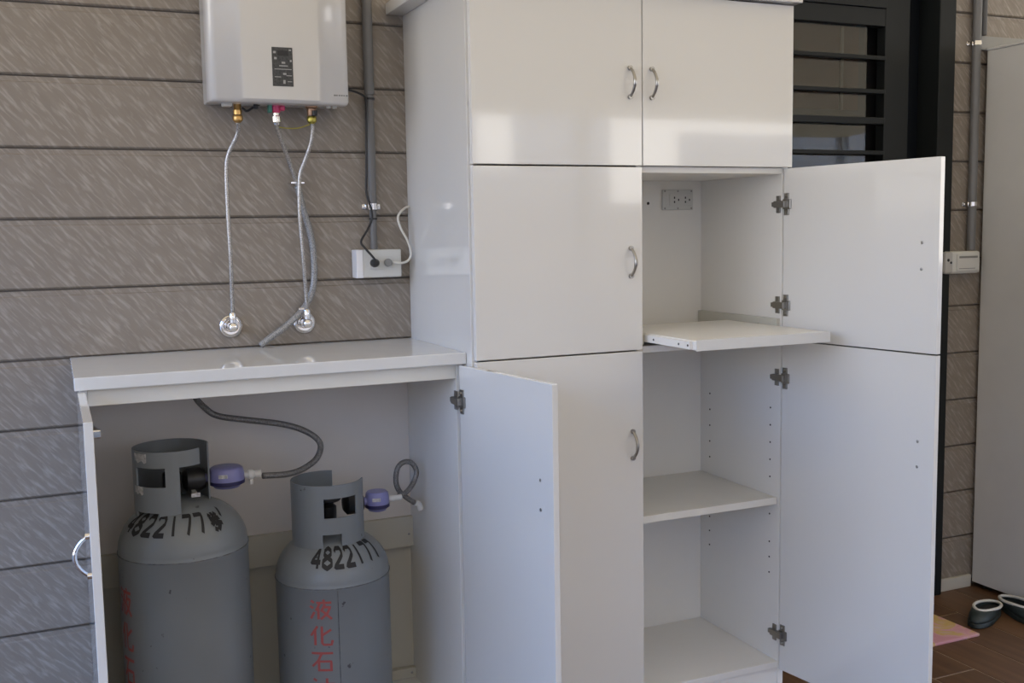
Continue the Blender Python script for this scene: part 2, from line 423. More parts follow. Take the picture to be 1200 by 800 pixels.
obj('reflection_strip', bx(2.728, 2.742, 0.080, 0.0875, 1.93, 2.40), REFLP, d1)  # pale strip paints a bright line reflected in the glass
obj('dark_room_sheet', bx(2.021, 3.009, 0.1005, 0.119, 0.032, 2.435), BLACK, d1)  # black sheet stands for the unlit room behind the door

# ------------------------------------------------------------------ cabinet hardware
def bow_handle(c, out, along, length, parent, m=NICKEL, r=0.0042, rise=0.026, side=None):
    """a bow pull with two round feet; c middle on the door face"""
    c = Vector(c); out = Vector(out).normalized(); al = Vector(along).normalized()
    bm = nb(); pts = []
    for k in range(9):
        a = k / 8
        pts.append(c + al * (a - 0.5) * length + out * (0.004 + rise * math.sin(math.pi * a) ** 0.8))
    tube(bm, pts, [r * 0.95, r * 1.0, r * 1.15, r * 1.0, r * 0.95], 10, 5)
    for s in (-0.5, 0.5):
        q = c + al * s * length
        tube(bm, [q, q + out * 0.008], 0.0068, 12, smooth_path=False)
    return obj('handle', bm, m, parent, smooth=50)

def door_box(parent, hinge, ang, s0, s1, th, z0, z1, m=WHITE):
    """an open door: inner face in the vertical plane through the hinge"""
    d = Vector((math.cos(ang), -math.sin(ang), 0)); n = Vector((math.sin(ang), math.cos(ang), 0))
    T = Matrix(((d.x, n.x, 0, hinge[0]), (d.y, n.y, 0, hinge[1]), (0, 0, 1, 0), (0, 0, 0, 1)))
    o = obj('door', bx(s0, s1, 0, th, z0, z1, bev=0.0012, T=T), m, parent)
    return o, T, d, n

def hinge_parts(door, T, z, side_face, flip=1, wscale=1.0):
    """concealed hinge: cup plate on the door's inner face, arm and a mounting plate on the carcass side.
    T: door frame (s along the door, t through it). side_face: (x, y0, y1) carcass face"""
    bm = nb()
    box(bm, 0.007, 0.025, -0.004, -0.0002, z - 0.033, z + 0.033, bev=0.001, T=T)
    box(bm, 0.003, 0.034, -0.006, -0.0002, z - 0.015, z + 0.015, bev=0.002, T=T)
    for s in (-0.024, 0.024):
        lathe(bm, [(0.0, 0), (0.0042, 0), (0.003, -0.004), (0, -0.004)], T @ Vector((0.016, -0.004, z + s)), 'X', 8)
    obj('hinge_cup_plate', bm, STEEL, door)
    bm = nb()
    x, y0, y1 = side_face
    box(bm, x - 0.014 * flip, x - 0.001 * flip, y0, y1, z - 0.010, z + 0.010, bev=0.002)
    obj('hinge_arm', bm, STEEL, door)
    bm = nb()
    yc = y1 - 0.011
    box(bm, x - 0.0045 * flip, x - 0.0003 * flip, yc - 0.009, yc + 0.009, z - 0.026, z + 0.026, bev=0.001)
    box(bm, x - 0.012 * flip, x - 0.0003 * flip, y1 - 0.002, y1 + 0.012, z - 0.007, z + 0.007, bev=0.002)
    obj('hinge_mount', bm, STEEL, door)

# ------------------------------------------------------------------ low cabinet with the gas cylinders
HC = 1.168
low = empty('low_cabinet', (0.49, -0.23, 0), 'open white low cabinet under the countertop, housing two grey gas cylinders', 'cabinet')
obj('side_panel', bx(0.004, 0.022, -0.452, -0.002, 0.0, 1.136, bev=0.001), WHITE, low)
obj('side_panel', bx(0.956, 0.974, -0.452, -0.002, 0.0, 1.136, bev=0.001), INNER, low)
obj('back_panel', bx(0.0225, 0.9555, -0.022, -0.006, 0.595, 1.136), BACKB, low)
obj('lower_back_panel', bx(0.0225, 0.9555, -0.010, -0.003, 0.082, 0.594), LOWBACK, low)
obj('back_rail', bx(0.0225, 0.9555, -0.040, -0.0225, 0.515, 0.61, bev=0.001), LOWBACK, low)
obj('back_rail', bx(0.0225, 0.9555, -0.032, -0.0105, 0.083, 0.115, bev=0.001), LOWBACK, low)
obj('bottom_board', bx(0.0225, 0.9555, -0.450, -0.0105, 0.062, 0.082, bev=0.001), INNER, low)
obj('kick_plate', bx(0.0225, 0.9555, -0.43, -0.412, 0.0, 0.0618), INNER, low)
obj('apron', bx(0.0225, 0.9555, -0.450, -0.432, 1.095, 1.136, bev=0.001), CREAM, low)
screw('screw', (0.941, -0.040, 0.555), 'Y', 0.004, -0.002, STEEL, low)
screw('screw', (0.941, -0.032, 0.100), 'Y', 0.004, -0.002, STEEL, low)
# left door, open square to the wall and seen along its edge
ld = obj('door', bx(0.000, 0.018, -0.922, -0.4745, 0.085, 1.134, bev=0.0012), WHITE, low)
bow_handle((0.0, -0.872, 0.853), (-1, 0, 0), (0, 0, 1), 0.082, ld, m=CHROME)
for z in (1.035, 0.30):
    bm = nb(); box(bm, 0.0183, 0.024, -0.500, -0.478, z - 0.026, z + 0.026, bev=0.001); obj('hinge_cup_plate', bm, STEEL, ld)
    bm = nb(); box(bm, 0.0225, 0.040, -0.496, -0.440, z - 0.008, z + 0.008, bev=0.002); box(bm, 0.0245, 0.046, -0.500, -0.478, z - 0.010, z + 0.010, bev=0.003); box(bm, 0.0223, 0.028, -0.458, -0.443, z - 0.018, z + 0.018, bev=0.001)
    obj('hinge_arm', bm, CHROME, ld)
for z in (0.815, 0.891): screw('screw', (0.0182, -0.872, z), 'X', 0.004, 0.002, NICKEL, ld)
# right door, open and hiding part of the tall cabinet
aC = math.asin(0.448 / 0.4522)
rdoor, T, d, n = door_box(low, (0.9565, -0.4745), aC, 0.0, 0.4535, 0.016, 0.085, 1.134, WHITE)
hinge_parts(rdoor, T, 1.036, (0.956, -0.494, -0.442))
hinge_parts(rdoor, T, 0.20, (0.956, -0.494, -0.442))
for z in (0.895, 0.822):
    screw('screw', T @ Vector((0.398, -0.0002, z)), 'X', 0.0042, -0.002, NICKEL, rdoor)
q = T @ Vector((0.398, 0.016, 0.858)); bow_handle(q, n, (0, 0, 1), 0.080, rdoor)

top = obj('countertop', bx(-0.006, W1 - 0.001, -0.476, -0.0006, 1.1365, HC, bev=0.0025), STONE, label='white polished worktop below the water heater, on the low cabinet', cat='countertop')

# ------------------------------------------------------------------ tall cabinet
tall = empty('tall_cabinet', (1.5, -0.26, 0), 'tall glossy white cupboard with two open doors on its right side', 'cabinet')
YF = -0.512       # carcass front
ZT = 2.145
obj('side_panel', bx(W1, 0.9975, YF, -0.001, 0, ZT, bev=0.001), WHITE, tall)
obj('side_panel', bx(2.0, TX1, YF, -0.001, 0, ZT, bev=0.001), INNER, tall)
obj('divider', bx(1.489, 1.5095, YF, -0.0805, 0.1225, ZT, bev=0.001), INNER, tall)
bk = obj('back_panel', bx(0.998, 1.9995, -0.080, -0.066, 0.1, ZT), INNER, tall)
obj('bottom_board', bx(0.998, 1.9995, YF, -0.0805, 0.102, 0.122, bev=0.001), INNER, tall)
obj('fixed_shelf', bx(1.51, 1.9995, YF, -0.0805, 1.137, 1.156, bev=0.001), INNER, tall)
obj('fixed_shelf', bx(1.51, 1.9995, YF, -0.0805, 1.651, 1.669, bev=0.001), INNER, tall)
obj('shelf', bx(1.512, 1.998, -0.502, -0.0815, 0.629, 0.651, bev=0.001), CREAM, tall)
obj('kick_plate', bx(0.998, 1.9995, YF + 0.004, -0.490, 0, 0.1015), INNER, tall)
obj('crown_board', bx(0.925, 2.032, -0.560, -0.001, ZT + 0.0005, ZT + 0.035, bev=0.003), WHITE, tall)
DF, DB = -0.5326, YF - 0.0015
def closed_door(x0, x1, z0, z1, hx, hz):
    o = obj('door', bx(x0, x1, DF, DB, z0, z1, bev=0.0016), WHITE, tall)
    bow_handle((hx, DF, hz), (0.0, -1, 0), (0, 0, 1), 0.078, o)
    return o
closed_door(0.985, TMID - 0.0015, 1.6695, ZT - 0.003, 1.459, 1.897)
closed_door(TMID + 0.0015, TX1, 1.6695, ZT - 0.003, 1.529, 1.897)
closed_door(0.985, TMID - 0.0015, 1.1495, 1.6655, 1.459, 1.400)
closed_door(0.985, TMID - 0.0015, 0.098, 1.1455, 1.462, 0.877)
aR = math.atan2(0.532, 0.0862)
for z0, z1, hz, sz in ((1.1495, 1.6665, (1.560, 1.254), (1.444, 1.374)), (0.098, 1.1455, (1.030, 0.214), (0.909, 0.839))):
    o, T, d, n = door_box(tall, (2.0008, -0.5150), aR, 0.002, 0.5375, 0.018, z0, z1, WHITE)
    for z in hz: hinge_parts(o, T, z, (2.0, -0.536, -0.486))
    for z in sz: screw('screw', T @ Vector((0.487, -0.0002, z)), 'X', 0.0042, -0.002, NICKEL, o)
    bow_handle(T @ Vector((0.486, 0.018, sum(sz) / 2)), n, (0, 0, 1), 0.080, o)
# shelf pin holes on the right inner side
for y in (-0.465, -0.135):
    for z in (0.93, 0.875, 0.82, 0.765, 0.71, 0.59, 0.50, 0.45, 0.40):
        obj('shelf_pin_hole', lathe(nb(), [(0, 0), (0.003, 0), (0.003, -0.0012), (0, -0.0012)], (1.9998, y, z), 'X', 8), HOLE, tall)
# pull-out tray with its slides
tray = obj('pullout_tray', bx(1.527, 1.978, -0.757, -0.262, 1.1660, 1.1925, bev=0.003), INNER, tall)
box_ = nb(); box(box_, 1.5268, 1.9782, -0.7615, -0.7573, 1.1640, 1.1945, bev=0.0015); obj('tray_front_edge', box_, STONE, tray)
for x0, x1, s in ((1.5105, 1.5165, 1), (1.9840, 1.9995, -1)):
    obj('slide_mount', bx(x0, x1, -0.508, -0.085, 1.159, 1.213, bev=0.0015), SLIDE, tall)
for x0, x1, sx in ((1.5170, 1.5262, -1), (1.9788, 1.9836, 1)):
    r_ = obj('slide_rail', bx(x0, x1, -0.742, -0.27, 1.1685, 1.1895, bev=0.001), INNER, tray)
if True:
    for y in (-0.735, -0.69, -0.56):
        obj('rail_hole', lathe(nb(), [(0, 0), (0.0032, 0), (0.0032, -0.001), (0, -0.001)], (1.5169, y, 1.179), 'X', 8), HOLE, tray)
for y, z in ((-0.42, 1.190), (-0.44, 1.172)): screw('screw', (1.9838, y, z), 'X', 0.0036, -0.0015, STEEL, tall)

# outlet inside the tall cabinet
so = empty('wall_socket', (1.902, -0.0805, 1.555), 'small white double socket screwed inside the open upper compartment', 'socket')
obj('plate', bx(1.842, 1.963, -0.087, -0.0806, 1.554, 1.623, bev=0.003), BOXPL, so)
obj('insert', bx(1.868, 1.957, -0.0895, -0.0872, 1.569, 1.608, bev=0.001), BOXPL, so)
for x in (1.895, 1.938):
    for dx, dz in ((-0.008, 0.007), (-0.008, -0.007), (0.008, 0.0)):
        obj('socket_slot', bx(x + dx - 0.0022, x + dx + 0.0022, -0.0902, -0.0896, 1.588 + dz - 0.0035, 1.588 + dz + 0.0035), BLACK, so)
for x in (1.851, 1.902, 1.955):
    for z in (1.560, 1.617): screw('screw', (x, -0.0872, z), 'Y', 0.0032, -0.0012, STEEL, so)
obj('cable_hole', lathe(nb(), [(0, 0), (0.005, 0), (0.005, -0.001), (0, -0.001)], (1.79, -0.0802, 1.577), 'Y', 12), HOLE, tall)

# ------------------------------------------------------------------ water heater
wh = empty('water_heater', (0.572, -0.01, 1.855), 'white wall-hung tankless water heater with a dark data plate', 'water heater')
obj('back_shell', bx(0.382, 0.761, -0.100, -0.004, 1.862, 2.46, bev=0.004), HEAT, wh)
prof = [(0.378, -0.101), (0.3785, -0.135), (0.383, -0.152), (0.391, -0.159), (0.40, -0.1605), (0.452, -0.1605), (0.460, -0.1640), (0.470, -0.1655), (0.672, -0.1655), (0.682, -0.1640),
        (0.690, -0.1600), (0.745, -0.1600), (0.756, -0.158), (0.762, -0.152), (0.765, -0.138), (0.765, -0.101)]
bm = nb(); rings = []
for z, k, inset in ((1.8555, 0.80, 0.006), (1.8575, 0.90, 0.002), (1.865, 1.0, 0.0), (2.455, 1.0, 0.0), (2.465, 0.9, 0.003)):
    rings.append([bm.verts.new((0.5715 + (x - 0.5715) * (1 - inset / 0.19), -0.101 + (y + 0.101) * k, z)) for x, y in prof])
nP = len(prof)
for A, B in zip(rings, rings[1:]):
    for k in range(nP): bm.faces.new((A[k], A[(k + 1) % nP], B[(k + 1) % nP], B[k]))
bm.faces.new(rings[0]); bm.faces.new(rings[-1])
obj('front_cover', bm, HEAT, wh, smooth=40)
lab = obj('data_plate', bx(0.547, 0.604, -0.1668, -0.1656, 1.900, 2.005, bev=0.0005, seg=1), DARKLBL, wh)
obj('plate_print', bx(0.562, 0.592, -0.1672, -0.1669, 1.982, 1.996), BLACK, lab)
for x0, x1, z0, z1 in ((0.551, 0.558, 1.988, 1.994), (0.594, 0.600, 1.996, 2.000), (0.553, 0.560, 1.972, 1.978), (0.596, 0.601, 1.966, 1.972), (0.573, 0.583, 1.961, 1.966),
                       (0.566, 0.590, 1.9535, 1.9565), (0.553, 0.600, 1.945, 1.947), (0.576, 0.585, 1.931, 1.936), (0.553, 0.570, 1.924, 1.926), (0.585, 0.600, 1.928, 1.930), (0.576, 0.582, 1.907, 1.917), (0.588, 0.600, 1.912, 1.914)):
    obj('plate_print', bx(x0, x1, -0.1672, -0.1669, z0, z1), LBLTXT, lab)
for k, w in enumerate((0.006, 0.004, 0.005, 0.005, 0.004, 0.006)):
    x = 0.718 + k * 0.0068
    obj('maker_mark', bx(x, x + w, -0.1604, -0.1601, 1.8795, 1.8835), GREYPL, wh)
def fitting(parent, c, prof, m, name='fitting'): return obj(name, lathe(nb(), prof, c, 'Z', 20), m, parent, smooth=35)
hx = lambda r, z0, z1: [(0, z0), (r, z0), (r, z1), (0, z1)]
# underside fittings, left to right
fitting(wh, (0.461, -0.09, 1.8), [(0, 0.028), (0.011, 0.028), (0.012, 0.04), (0.010, 0.043), (0.0105, 0.062), (0, 0.062)], BRASS, 'inlet_fitting')
fitting(wh, (0.568, -0.09, 1.8), [(0, 0.036), (0.010, 0.036), (0.012, 0.039), (0.012, 0.056), (0.009, 0.059), (0.009, 0.0615), (0, 0.0615)], PINK, 'gas_fitting')
bm = nb(); box(bm, 0.545, 0.556, -0.100, -0.080, 1.836, 1.8615, bev=0.002); obj('drain_plug', bm, GREEN, wh)
bm = nb(); box(bm, 0.578, 0.592, -0.102, -0.082, 1.842, 1.856, bev=0.003); obj('gas_lever', bm, PINK, wh)
fitting(wh, (0.669, -0.09, 1.8), [(0, 0.03), (0.012, 0.03), (0.013, 0.034), (0.013, 0.05), (0.018, 0.053), (0.018, 0.0615), (0, 0.0615)], COPPER, 'outlet_fitting')
fitting(wh, (0.6735, -0.108, 1.8365), [(0, -0.007), (0.0075, -0.007), (0.0075, 0.007), (0, 0.007)], BLACK, 'valve_knob')
bm = nb(); box(bm, 0.418, 0.444, -0.115, -0.085, 1.848, 1.8615, bev=0.003); obj('service_plug', bm, BOXPL, wh)
for x in (0.715, 0.733):
    bm = nb(); lathe(bm, [(0, 0), (0.006, 0), (0.006, 0.010), (0, 0.010)], (x, -0.105, 1.8513), 'Z', 14); obj('service_plug', bm, BOXPL, wh, smooth=40)
bm = nb(); tube(bm, [(0.473, -0.095, 1.846), (0.485, -0.10, 1.838), (0.50, -0.10, 1.846), (0.512, -0.10, 1.852), (0.525, -0.10, 1.860)], 0.0035, 8); box(bm, 0.503, 0.516, -0.108, -0.094, 1.844, 1.856, bev=0.002)
obj('sensor_cable', bm, BLACK, wh, smooth=40)

# braided water hoses, chrome stop valves on the wall
def water_hose(pts, label, nutmat, z0):
    e = empty('water_hose', (pts[-1][0], pts[-1][1], pts[-1][2]), label, 'hose', 'braided hoses below the heater')
    obj('braid', tube(nb(), pts, 0.0058, 12, 8), HOSE, e, smooth=True)
    p = pts[0]
    fitting(e, (p[0], p[1], p[2]), [(0, 0), (0.008, 0), (0.0085, 0.002), (0.013, 0.005), (0.014, 0.009), (0.014, 0.018), (0.012, 0.021), (0, 0.021)], nutmat, 'hose_nut')
    p = pts[-1]
    fitting(e, (p[0], p[1], p[2]), [(0, -0.016), (0.010, -0.016), (0.010, -0.002), (0.008, 0.002), (0, 0.002)], CHROME, 'hose_nut')
    return e
water_hose([(0.461, -0.09, 1.806), (0.4625, -0.085, 1.795), (0.459, -0.075, 1.772), (0.436, -0.064, 1.723), (0.428, -0.06, 1.675), (0.427, -0.06, 1.556), (0.429, -0.06, 1.436), (0.430, -0.048, 1.315), (0.430, -0.044, 1.272)],
           'leftmost braided steel hose hanging straight from heater to wall valve', BRASS, 0)
water_hose([(0.669, -0.09, 1.808), (0.671, -0.088, 1.79), (0.665, -0.080, 1.75), (0.648, -0.068, 1.701), (0.634, -0.062, 1.657), (0.630, -0.062, 1.554), (0.636, -0.060, 1.431), (0.642, -0.050, 1.331), (0.645, -0.044, 1.272)],
           'right braided steel hose bending from heater to its wall valve', BRASS2, 0)
def stop_valve(x, z, label):
    e = empty('stop_valve', (x, -0.0005, z), label, 'valve', 'chrome valves above the countertop')
    obj('escutcheon', lathe(nb(), [(0, -0.0005), (0.034, -0.0005), (0.0345, -0.005), (0.033, -0.010), (0.030, -0.0125), (0.027, -0.011), (0.024, -0.006), (0.018, -0.0055), (0.015, -0.010), (0, -0.010)], (x, 0, z), 'Y', 36), CHROME, e, smooth=45)
    obj('stem', lathe(nb(), [(0, -0.0105), (0.0105, -0.0105), (0.0105, -0.030), (0.013, -0.032), (0.013, -0.052), (0.009, -0.056), (0, -0.0565)], (x, 0, z), 'Y', 24), CHROME, e, smooth=45)
    obj('outlet', lathe(nb(), [(0, 0.0125), (0.0095, 0.0125), (0.0095, 0.022), (0, 0.022)], (x, -0.044, z), 'Z', 20), CHROME, e, smooth=45)
stop_valve(0.430, 1.2325, 'round chrome valve at the end of the leftmost braided hose')
stop_valve(0.645, 1.2325, 'round chrome valve beside the grey gas hose')

# grey gas hose from the heater down to the worktop
gh = empty('gas_hose', (0.50, -0.03, HC), 'grey gas hose running from the heater centre behind the right braided hose to the countertop', 'hose')
obj('hose_upper', tube(nb(), [(0.568, -0.09, 1.806), (0.571, -0.082, 1.797), (0.588, -0.062, 1.755), (0.606, -0.045, 1.714), (0.625, -0.036, 1.66), (0.634, -0.032, 1.635)], 0.0062, 12, 8), HOSE, gh, smooth=True)
obj('hose_lower', tube(nb(), [(0.634, -0.030, 1.636), (0.650, -0.022, 1.567), (0.670, -0.018, 1.492), (0.677, -0.018, 1.42), (0.672, -0.018, 1.34), (0.645, -0.024, 1.282), (0.585, -0.034, 1.228), (0.535, -0.036, 1.195), (0.507, -0.036, HC + 0.006)], 0.0095, 12, 8), GHOSE, gh, smooth=True)
fitting(gh, (0.568, -0.09, 1.803), [(0, 0), (0.009, 0), (0.010, 0.004), (0.0135, 0.007), (0.0135, 0.022), (0.010, 0.025), (0.010, 0.032), (0, 0.032)], CHROME, 'hose_nut')
bm = nb(); box(bm, 0.612, 0.622, -0.048, -0.0006, 1.640, 1.646, bev=0.001); box(bm, 0.618, 0.650, -0.052, -0.046, 1.640, 1.6455, bev=0.001); obj('pipe_clip', bm, CHROME, gh)
bm = nb(); box(bm, 0.622, 0.640, -0.040, -0.036, 1.272, 1.279, bev=0.001); box(bm, 0.622, 0.627, -0.037, -0.0006, 1.2725, 1.2785); obj('pipe_clip', bm, CHROME, gh)
bm = nb(); tube(bm, [(0.574, -0.094, 1.796), (0.60, -0.10, 1.793), (0.63, -0.10, 1.795), (0.662, -0.094, 1.806)], 0.0018, 6); obj('earth_wire', bm, BRASS2, gh, smooth=True)

# conduit with the socket box and cables, left of the tall cabinet
cd = empty('conduit', (0.862, -0.02, 1.445), 'grey plastic conduit pipe running down the wall right of the heater', 'conduit')
obj('pipe', tube(nb(), [(0.862, -0.020, 1.4455), (0.862, -0.020, 1.56)], 0.0105, 16, smooth_path=False), CONDUIT, cd, smooth=50)
obj('pipe', tube(nb(), [(0.862, -0.020, 1.5605), (0.862, -0.020, 1.905)], 0.0125, 16, smooth_path=False), CONDUIT, cd, smooth=50)
obj('pipe', tube(nb(), [(0.862, -0.020, 1.9055), (0.862, -0.020, 2.78)], 0.0150, 16, smooth_path=False), CONDUIT, cd, smooth=50)
bm = nb(); lathe(bm, [(0.0128, -0.009), (0.0150, -0.009), (0.0150, -0.003), (0.0140, -0.002), (0.0140, 0.002), (0.0150, 0.003), (0.0150, 0.009), (0.0128, 0.009)], (0.862, -0.020, 1.574), 'Z', 20)
for s in (-1, 1):
    box(bm, 0.862 + s * 0.021 - 0.007, 0.862 + s * 0.021 + 0.007, -0.004, -0.0006, 1.566, 1.582, bev=0.001)
    lathe(bm, [(0, -0.004), (0.003, -0.004), (0.002, -0.007), (0, -0.007)], (0.862 + s * 0.023, 0, 1.574), 'Y', 8)
obj('pipe_clamp', bm, CHROME, cd, smooth=40)
obj('cable_tie', lathe(nb(), [(0.0106, -0.0025), (0.0125, -0.0025), (0.0125, 0.0025), (0.0106, 0.0025)], (0.862, -0.020, 1.537), 'Z', 20), BLACK, cd)
obj('cable_tie', lathe(nb(), [(0.0126, -0.003), (0.0155, -0.003), (0.0155, 0.003), (0.0126, 0.003)], (0.862, -0.020, 1.893), 'Z', 20), BLACK, cd)

ob = empty('outlet_box', (0.868, -0.025, 1.361), 'white surface-mounted outlet box on the wall with black and white plugs', 'outlet box')
obj('housing', bx(0.800, 0.938, -0.050, -0.0006, 1.361, 1.4445, bev=0.003), BOXPL, ob)
obj('sky_lit_side', bx(0.797, 0.818, -0.053, -0.0006, 1.3605, 1.4450, bev=0.002), BOXLIT, ob)  # left side of the box, with skylight put into its colour
obj('socket_plate', bx(0.838, 0.908, -0.0525, -0.0502, 1.386, 1.424, bev=0.001), BOXPL, ob)
pc = empty('power_cord', (0.852, -0.06, 1.405), 'thin black power cord hanging beside the conduit into the outlet box', 'power cord')
obj('cord', tube(nb(), [(0.766, -0.055, 1.915), (0.795, -0.052, 1.912), (0.820, -0.048, 1.906), (0.843, -0.044, 1.893), (0.844, -0.044, 1.86), (0.842, -0.044, 1.778), (0.839, -0.044, 1.678), (0.837, -0.044, 1.616), (0.846, -0.048, 1.578), (0.850, -0.050, 1.54), (0.836, -0.052, 1.507), (0.812, -0.058, 1.47), (0.822, -0.066, 1.449), (0.838, -0.074, 1.428), (0.848, -0.078, 1.414)], 0.0034, 10, 8), BLACK, pc, smooth=True)
obj('plug', lathe(nb(), [(0, -0.0530), (0.0125, -0.0530), (0.0135, -0.060), (0.012, -0.072), (0.008, -0.080), (0, -0.082)], (0.851, 0, 1.405), 'Y', 20), BLACK, pc, smooth=45)
pc2 = empty('power_cord', (0.893, -0.06, 1.405), 'white power cord looping from behind the tall cabinet to the outlet box', 'power cord')
obj('cord', tube(nb(), [(0.9765, -0.020, 1.573), (0.962, -0.028, 1.569), (0.941, -0.045, 1.556), (0.930, -0.052, 1.537), (0.938, -0.055, 1.506), (0.957, -0.058, 1.469), (0.966, -0.060, 1.433), (0.958, -0.062, 1.412), (0.937, -0.064, 1.403), (0.906, -0.064, 1.405)], 0.0036, 10, 8), CORDW, pc2, smooth=True)
obj('plug', lathe(nb(), [(0, -0.0530), (0.0115, -0.0530), (0.0125, -0.060), (0.011, -0.068), (0, -0.070)], (0.893, 0, 1.405), 'Y', 20), GREYPL, pc2, smooth=45)

# ------------------------------------------------------------------ gas cylinders
GL = {
 '1': [[(0.5, 0), (0.5, 1)]],
 '2': [[(0.05, 0.78), (0.2, 0.97), (0.75, 0.97), (0.93, 0.8), (0.9, 0.58), (0.05, 0.04), (0.98, 0.04)]],
 '4': [[(0.72, 0), (0.72, 1), (0.02, 0.3), (1, 0.3)]],
 '7': [[(0.02, 0.96), (0.98, 0.96), (0.5, 0)]],
 '8': [[(0.5, 0.52), (0.12, 0.65), (0.12, 0.88), (0.5, 1), (0.88, 0.88), (0.88, 0.65), (0.5, 0.52), (0.05, 0.36), (0.05, 0.14), (0.5, 0), (0.95, 0.14), (0.95, 0.36), (0.5, 0.52)]],
 'a': [[(0.1, 0.9), (0.3, 0.75)], [(0.5, 1), (0.5, 0.7)], [(0.9, 0.95), (0.65, 0.75)], [(0.05, 0.62), (0.95, 0.62)], [(0.45, 0.6), (0.05, 0.3)], [(0.5, 0.45), (0.95, 0.3)], [(0.3, 0.35), (0.75, 0.35), (0.4, 0)], [(0.15, 0.12), (0.35, 0.02)]],
 'b': [[(0.1, 0.2), (0.9, 0.9)]],
 '液': [[(0.05, 0.97), (0.2, 0.86)], [(0, 0.68), (0.15, 0.57)], [(0.03, 0.03), (0.2, 0.38)], [(0.62, 1.02), (0.68, 0.92)], [(0.3, 0.86), (1, 0.86)], [(0.46, 0.82), (0.28, 0.45)], [(0.39, 0.6), (0.39, 0)], [(0.7, 0.78), (0.52, 0.4)], [(0.66, 0.63), (0.94, 0.63), (0.8, 0.3), (0.5, 0)], [(0.6, 0.42), (1, 0)]],
 '化': [[(0.32, 1), (0, 0.5)], [(0.2, 0.78), (0.2, 0)], [(0.95, 0.82), (0.52, 0.52)], [(0.52, 1), (0.52, 0.12), (0.6, 0.03), (0.95, 0.03), (1, 0.26)]],
 '石': [[(0, 0.95), (1, 0.95)], [(0.48, 0.95), (0.3, 0.55), (0.02, 0.25)], [(0.33, 0.52), (0.33, 0)], [(0.33, 0.52), (0.9, 0.52), (0.9, 0)], [(0.33, 0.06), (0.9, 0.06)]],
 '油': [[(0.05, 0.97), (0.2, 0.86)], [(0, 0.68), (0.15, 0.57)], [(0.03, 0.03), (0.2, 0.38)], [(0.36, 0.7), (0.36, 0.02), (1, 0.02), (1, 0.7), (0.36, 0.7)], [(0.68, 1), (0.68, 0.02)], [(0.36, 0.37), (1, 0.37)]],
 '氣': [[(0.3, 1), (0.05, 0.7)], [(0.25, 0.88), (0.95, 0.88)], [(0.25, 0.73), (0.85, 0.73)], [(0.1, 0.58), (0.8, 0.58), (0.82, 0.2), (1, 0), (1, 0.16)], [(0.4, 0.5), (0.4, 0)], [(0.1, 0.28), (0.7, 0.28)], [(0.38, 0.25), (0.1, 0.02)], [(0.42, 0.25), (0.68, 0.05)]],
}
def stroke_mesh(bm, lines, w, mapf, step=0.08):
    """ribbon strokes in the unit square, laid on a surface by mapf(u, v, lift)"""
    for ln in lines:
        pts = []
        for (x0, y0), (x1, y1) in zip(ln, ln[1:]):
            L_ = math.hypot(x1 - x0, y1 - y0); k = max(1, int(L_ / step))
            for i in range(k): pts.append((x0 + (x1 - x0) * i / k, y0 + (y1 - y0) * i / k))
        pts.append(ln[-1])
        L1, R1 = [], []
        for i, (x, y) in enumerate(pts):
            a = pts[max(i - 1, 0)]; b = pts[min(i + 1, len(pts) - 1)]
            tx, ty = b[0] - a[0], b[1] - a[1]; q = math.hypot(tx, ty) or 1
            nx, ny = -ty / q * w / 2, tx / q * w / 2
            L1.append(bm.verts.new(mapf(x + nx, y + ny, 0.0008))); R1.append(bm.verts.new(mapf(x - nx, y - ny, 0.0008)))
        for i in range(len(pts) - 1): bm.faces.new((L1[i], R1[i], R1[i + 1], L1[i + 1]))

